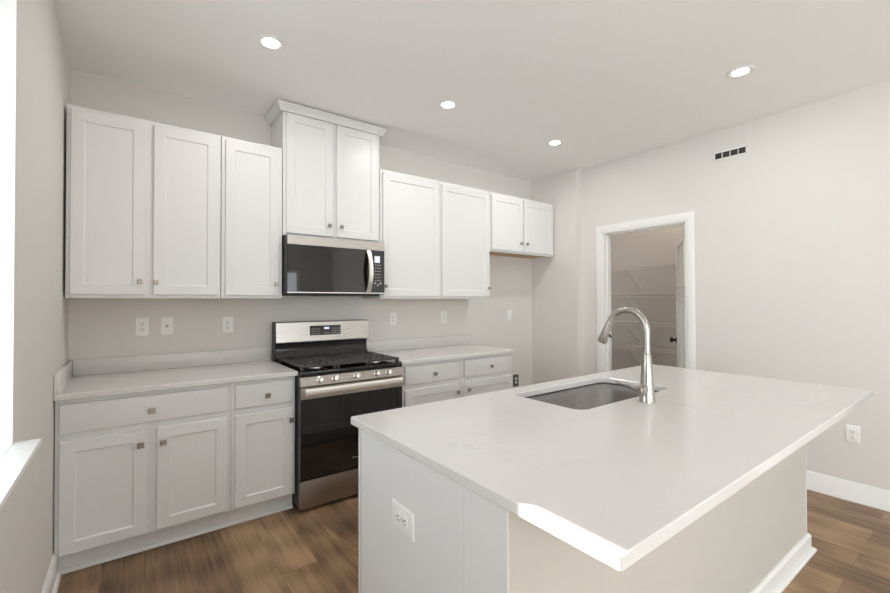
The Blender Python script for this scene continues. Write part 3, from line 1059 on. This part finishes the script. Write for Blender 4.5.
def wallplate(name, kind, label, loc, rotz, cat, group, mat='plate', w=0.072, h=0.116):
    t = thing(name, label, cat, loc, group, dx=0.012 + 0.003 * loc[0] if rotz == 0 else 0.0)
    t.rotation_euler = (0, 0, rotz)
    ORG[t.name] = Vector((0, 0, 0))
    g = G()
    g.panel(-w / 2, w / 2, -h / 2, h / 2, -0.0003, [(0, -0.003), (0.003, -0.0055), (0.005, -0.006)])
    pl = g.build('cover_plate', M[mat], t)
    if kind == 'duplex':
        for zc in (0.0195, -0.0195):
            r = G()
            rings = []
            for ins, y in ((0, -0.0058), (0, -0.0075), (0.001, -0.008)):
                rings.append([(x, y, z + zc) for x, z in rrect(-0.0165 + ins, 0.0165 - ins, -0.0140 + ins, 0.0140 - ins, 0.010, 5)])
            r.loft(rings)
            so = r.build('receptacle', M['plate'], t)
            s = G()
            s.box(-0.0078, -0.0052, -0.0084, -0.0079, zc - 0.002, zc + 0.008)
            s.box(0.0052, 0.0078, -0.0084, -0.0079, zc - 0.002, zc + 0.008)
            s.lathe([(0.0030, 0), (0.0030, 0.0005)], 10, mtx=Matrix.Translation((0, -0.0079, zc - 0.0075)) @ Matrix.Rotation(PI / 2, 4, 'X'))
            s.build('slots', M['slot'], so)
        G().lathe([(0.003, 0), (0.003, 0.0012)], 10, mtx=Matrix.Translation((0, -0.0059, 0)) @ Matrix.Rotation(PI / 2, 4, 'X')).build('screw', M['nickel'], t)
    elif kind == 'rocker':
        G().box(-0.0165, 0.0165, -0.0085, -0.0058, -0.0330, 0.0330, 0.0015).build('rocker', M['plate'], t)
        for zc in (0.048, -0.048):
            G().lathe([(0.003, 0), (0.003, 0.0008)], 10, mtx=Matrix.Translation((0, -0.0059, zc)) @ Matrix.Rotation(PI / 2, 4, 'X')).build('screw', M['plate'], t)
    elif kind == 'gfci':
        r = G().box(-0.0165, 0.0165, -0.0080, -0.0058, -0.0330, 0.0330, 0.001).build('receptacle', M['plate'], t)
        s = G()
        for zc in (0.020, -0.020):
            s.box(-0.0078, -0.0052, -0.0084, -0.0079, zc - 0.004, zc + 0.006)
            s.box(0.0052, 0.0078, -0.0084, -0.0079, zc - 0.004, zc + 0.006)
        s.build('slots', M['slot'], r)
    elif kind == 'coax':
        G().lathe([(0.0085, 0), (0.0085, 0.003), (0.006, 0.0032), (0.0045, 0.004), (0.0045, 0.010)], 16, mtx=Matrix.Translation((0, -0.0059, 0)) @ Matrix.Rotation(PI / 2, 4, 'X')).build('cable_jack', M['nickel'], t)
    return t


GO = 'white wall plates above the counters'
Y_ = -0.0004
wallplate('power_outlet', 'duplex', 'white duplex outlet nearest the window wall, above the corner counter', (0.345, Y_, 1.187), 0, 'outlet', GO)
wallplate('cable_plate', 'coax', 'white wall plate with a single cable jack, between two outlets', (0.481, Y_, 1.187), 0, 'wall plate', GO)
wallplate('power_outlet', 'duplex', 'white duplex outlet over the corner counter, the one closest to the range', (0.846, Y_, 1.183), 0, 'outlet', GO)
wallplate('power_outlet', 'duplex', 'white duplex outlet on the wall just past the range backguard', (2.205, Y_, 1.189), 0, 'outlet', GO)
wallplate('power_outlet', 'duplex', 'white duplex outlet above the backsplash end by the fridge alcove', (2.780, Y_, 1.189), 0, 'outlet', GO)
wallplate('wall_switch', 'rocker', 'plain white wall plate inside the fridge alcove, above the low grey outlet', (3.703, Y_, 1.188), 0, 'wall plate', GO)
wallplate('power_outlet', 'duplex', 'grey-plated outlet low in the fridge alcove behind the base cabinet end', (3.795, Y_, 0.446), 0, 'outlet', 'other outlets', mat='greyplate', w=0.086, h=0.132)
wallplate('power_outlet', 'duplex', 'white outlet low on the long wall under the island overhang', (XR - 0.0004, -2.739, 0.450), -PI / 2, 'outlet', 'other outlets')
wallplate('power_outlet', 'duplex', 'white sideways outlet on the white end panel of the island', (PX0 + 0.0109, -2.216, 0.651), -PI / 2, 'outlet', 'other outlets', w=0.084, h=0.134)
isl_out = [o for o in COL.objects if o.get('label', '').startswith('white sideways')][0]
isl_out.rotation_euler = (PI / 2, 0, -PI / 2)
isl_out.rotation_mode = 'QUATERNION'
isl_out.rotation_quaternion = (Matrix.Rotation(-PI / 2, 3, 'Z') @ Matrix.Rotation(PI / 2, 3, 'Y')).to_quaternion()

# ------------------------------------------------------------------ ceiling lights


def make_light():
    t = thing('recessed_light', '', 'light', (0, 0, H), 'recessed ceiling lights')
    ORG[t.name] = Vector((0, 0, 0))
    G().lathe([(0.073, -0.0006), (0.073, -0.003), (0.069, -0.006), (0.048, -0.005), (0.044, -0.002), (0.044, -0.0006)], 36).build('trim_ring', M['trim'], t)
    G().lathe([(0.0435, -0.0008), (0.0435, -0.0040), (0.03, -0.0050), (0.002, -0.0053)], 36).build('lens', M['lens'], t)
    return t


proto = make_light()
for i, (x, y, lab) in enumerate(((0.903, -0.985, 'recessed ceiling light nearest the window wall'),
                                 (2.120, -0.978, 'recessed ceiling light in front of the tall crowned cabinet'),
                                 (3.329, -0.963, 'recessed ceiling light nearest the fridge alcove'),
                                 (3.308, -2.400, 'recessed ceiling light near the air vent, over the island end'))):
    o = proto if i == 0 else copy_tree(proto)
    o.location = (x, y, H)
    o['label'] = lab
    d = bpy.data.lights.new('downlight', 'AREA')
    d.shape = 'DISK'
    d.size = 0.084
    d.energy = 2.4
    d.color = (1.0, 0.975, 0.945)
    lo = bpy.data.objects.new('downlight', d)
    COL.objects.link(lo)
    lo.location = (x, y, H - 0.012)

# ------------------------------------------------------------------ air vent on the long wall
av = thing('air_vent', 'small white wall register with four dark louvred openings near the ceiling', 'vent', (XR, -2.025, 2.547), dy=-0.002, dz=-0.001)
vy0, vy1, vz0, vz1 = -2.150, -1.912, 2.510, 2.577
G().box(XR - 0.002, XR - 0.0004, vy0 + 0.01, vy1 - 0.01, vz0 + 0.008, vz1 - 0.008).build('duct_opening', M['duct'], av)
g = G()
f = 0.010
g.box(XR - 0.007, XR - 0.0003, vy0, vy1, vz0, vz0 + f, 0.0015)
g.box(XR - 0.007, XR - 0.0003, vy0, vy1, vz1 - f, vz1, 0.0015)
cols = 4
cw_ = (vy1 - vy0 - f) / cols
for k in range(cols + 1):
    yc = vy0 + f / 2 + k * cw_
    hw = f / 2 if k in (0, cols) else 0.0028
    g.box(XR - 0.007, XR - 0.0003, yc - hw, yc + hw, vz0, vz1, 0.0015)
g.build('vent_frame', M['trim'], av)
for k in range(5):
    zc = vz0 + f + 0.004 + k * (vz1 - vz0 - 2 * f - 0.008) / 4
    G().box(-0.0022, 0.0022, vy0 + 0.012, vy1 - 0.012, -0.0006, 0.0006,
            mtx=Matrix.Translation((XR - 0.0045, 0, zc)) @ Matrix.Rotation(math.radians(35), 4, 'Y')).build('louvre', M['greyplate'], av)

# ------------------------------------------------------------------ pantry wire shelves
SD = 0.305
for z, lab in ((1.760, 'white wire pantry shelf, the topmost of four'),
               (1.428, 'white wire pantry shelf, second from the top'),
               (1.088, 'white wire pantry shelf, third from the top'),
               (0.795, 'white wire pantry shelf, the lowest one in sight')):
    t = thing('wire_shelf', lab, 'shelf', (XP - SD / 2, -1.0, z), 'wire shelves in the pantry')
    y0, y1 = -1.97, -0.012
    xf, xb = XP - SD, XP - 0.006
    g = G()
    n = 76
    for k in range(n):
        y = y0 + 0.012 + (y1 - y0 - 0.024) * k / (n - 1)
        g.tube([(xb, y, z), (xf, y, z), (xf, y, z - 0.032)], 0.0017, 5)
    for x in (xb, xf + 0.10, xf + 0.2):
        g.tube([(x, y0, z - 0.004), (x, y1, z - 0.004)], 0.003, 6)
    g.build('wire_deck', M['wire'], t)
    G().tube([(xf, y0, z), (xf, y1, z)], 0.0052, 8).build('front_rail', M['wire'], t)
    G().tube([(xf, y0, z - 0.032), (xf, y1, z - 0.032)], 0.0052, 8).build('front_rail', M['wire'], t)
    for yb in (-0.575, -1.50):
        g = G()
        g.tube([(xf + 0.004, yb, z - 0.030), (XP - 0.010, yb, z - 0.255)], 0.0085, 8)
        g.box(XP - 0.012, XP - 0.0005, yb - 0.010, yb + 0.010, z - 0.285, z - 0.235, 0.002)
        g.build('support_bracket', M['wire'], t)
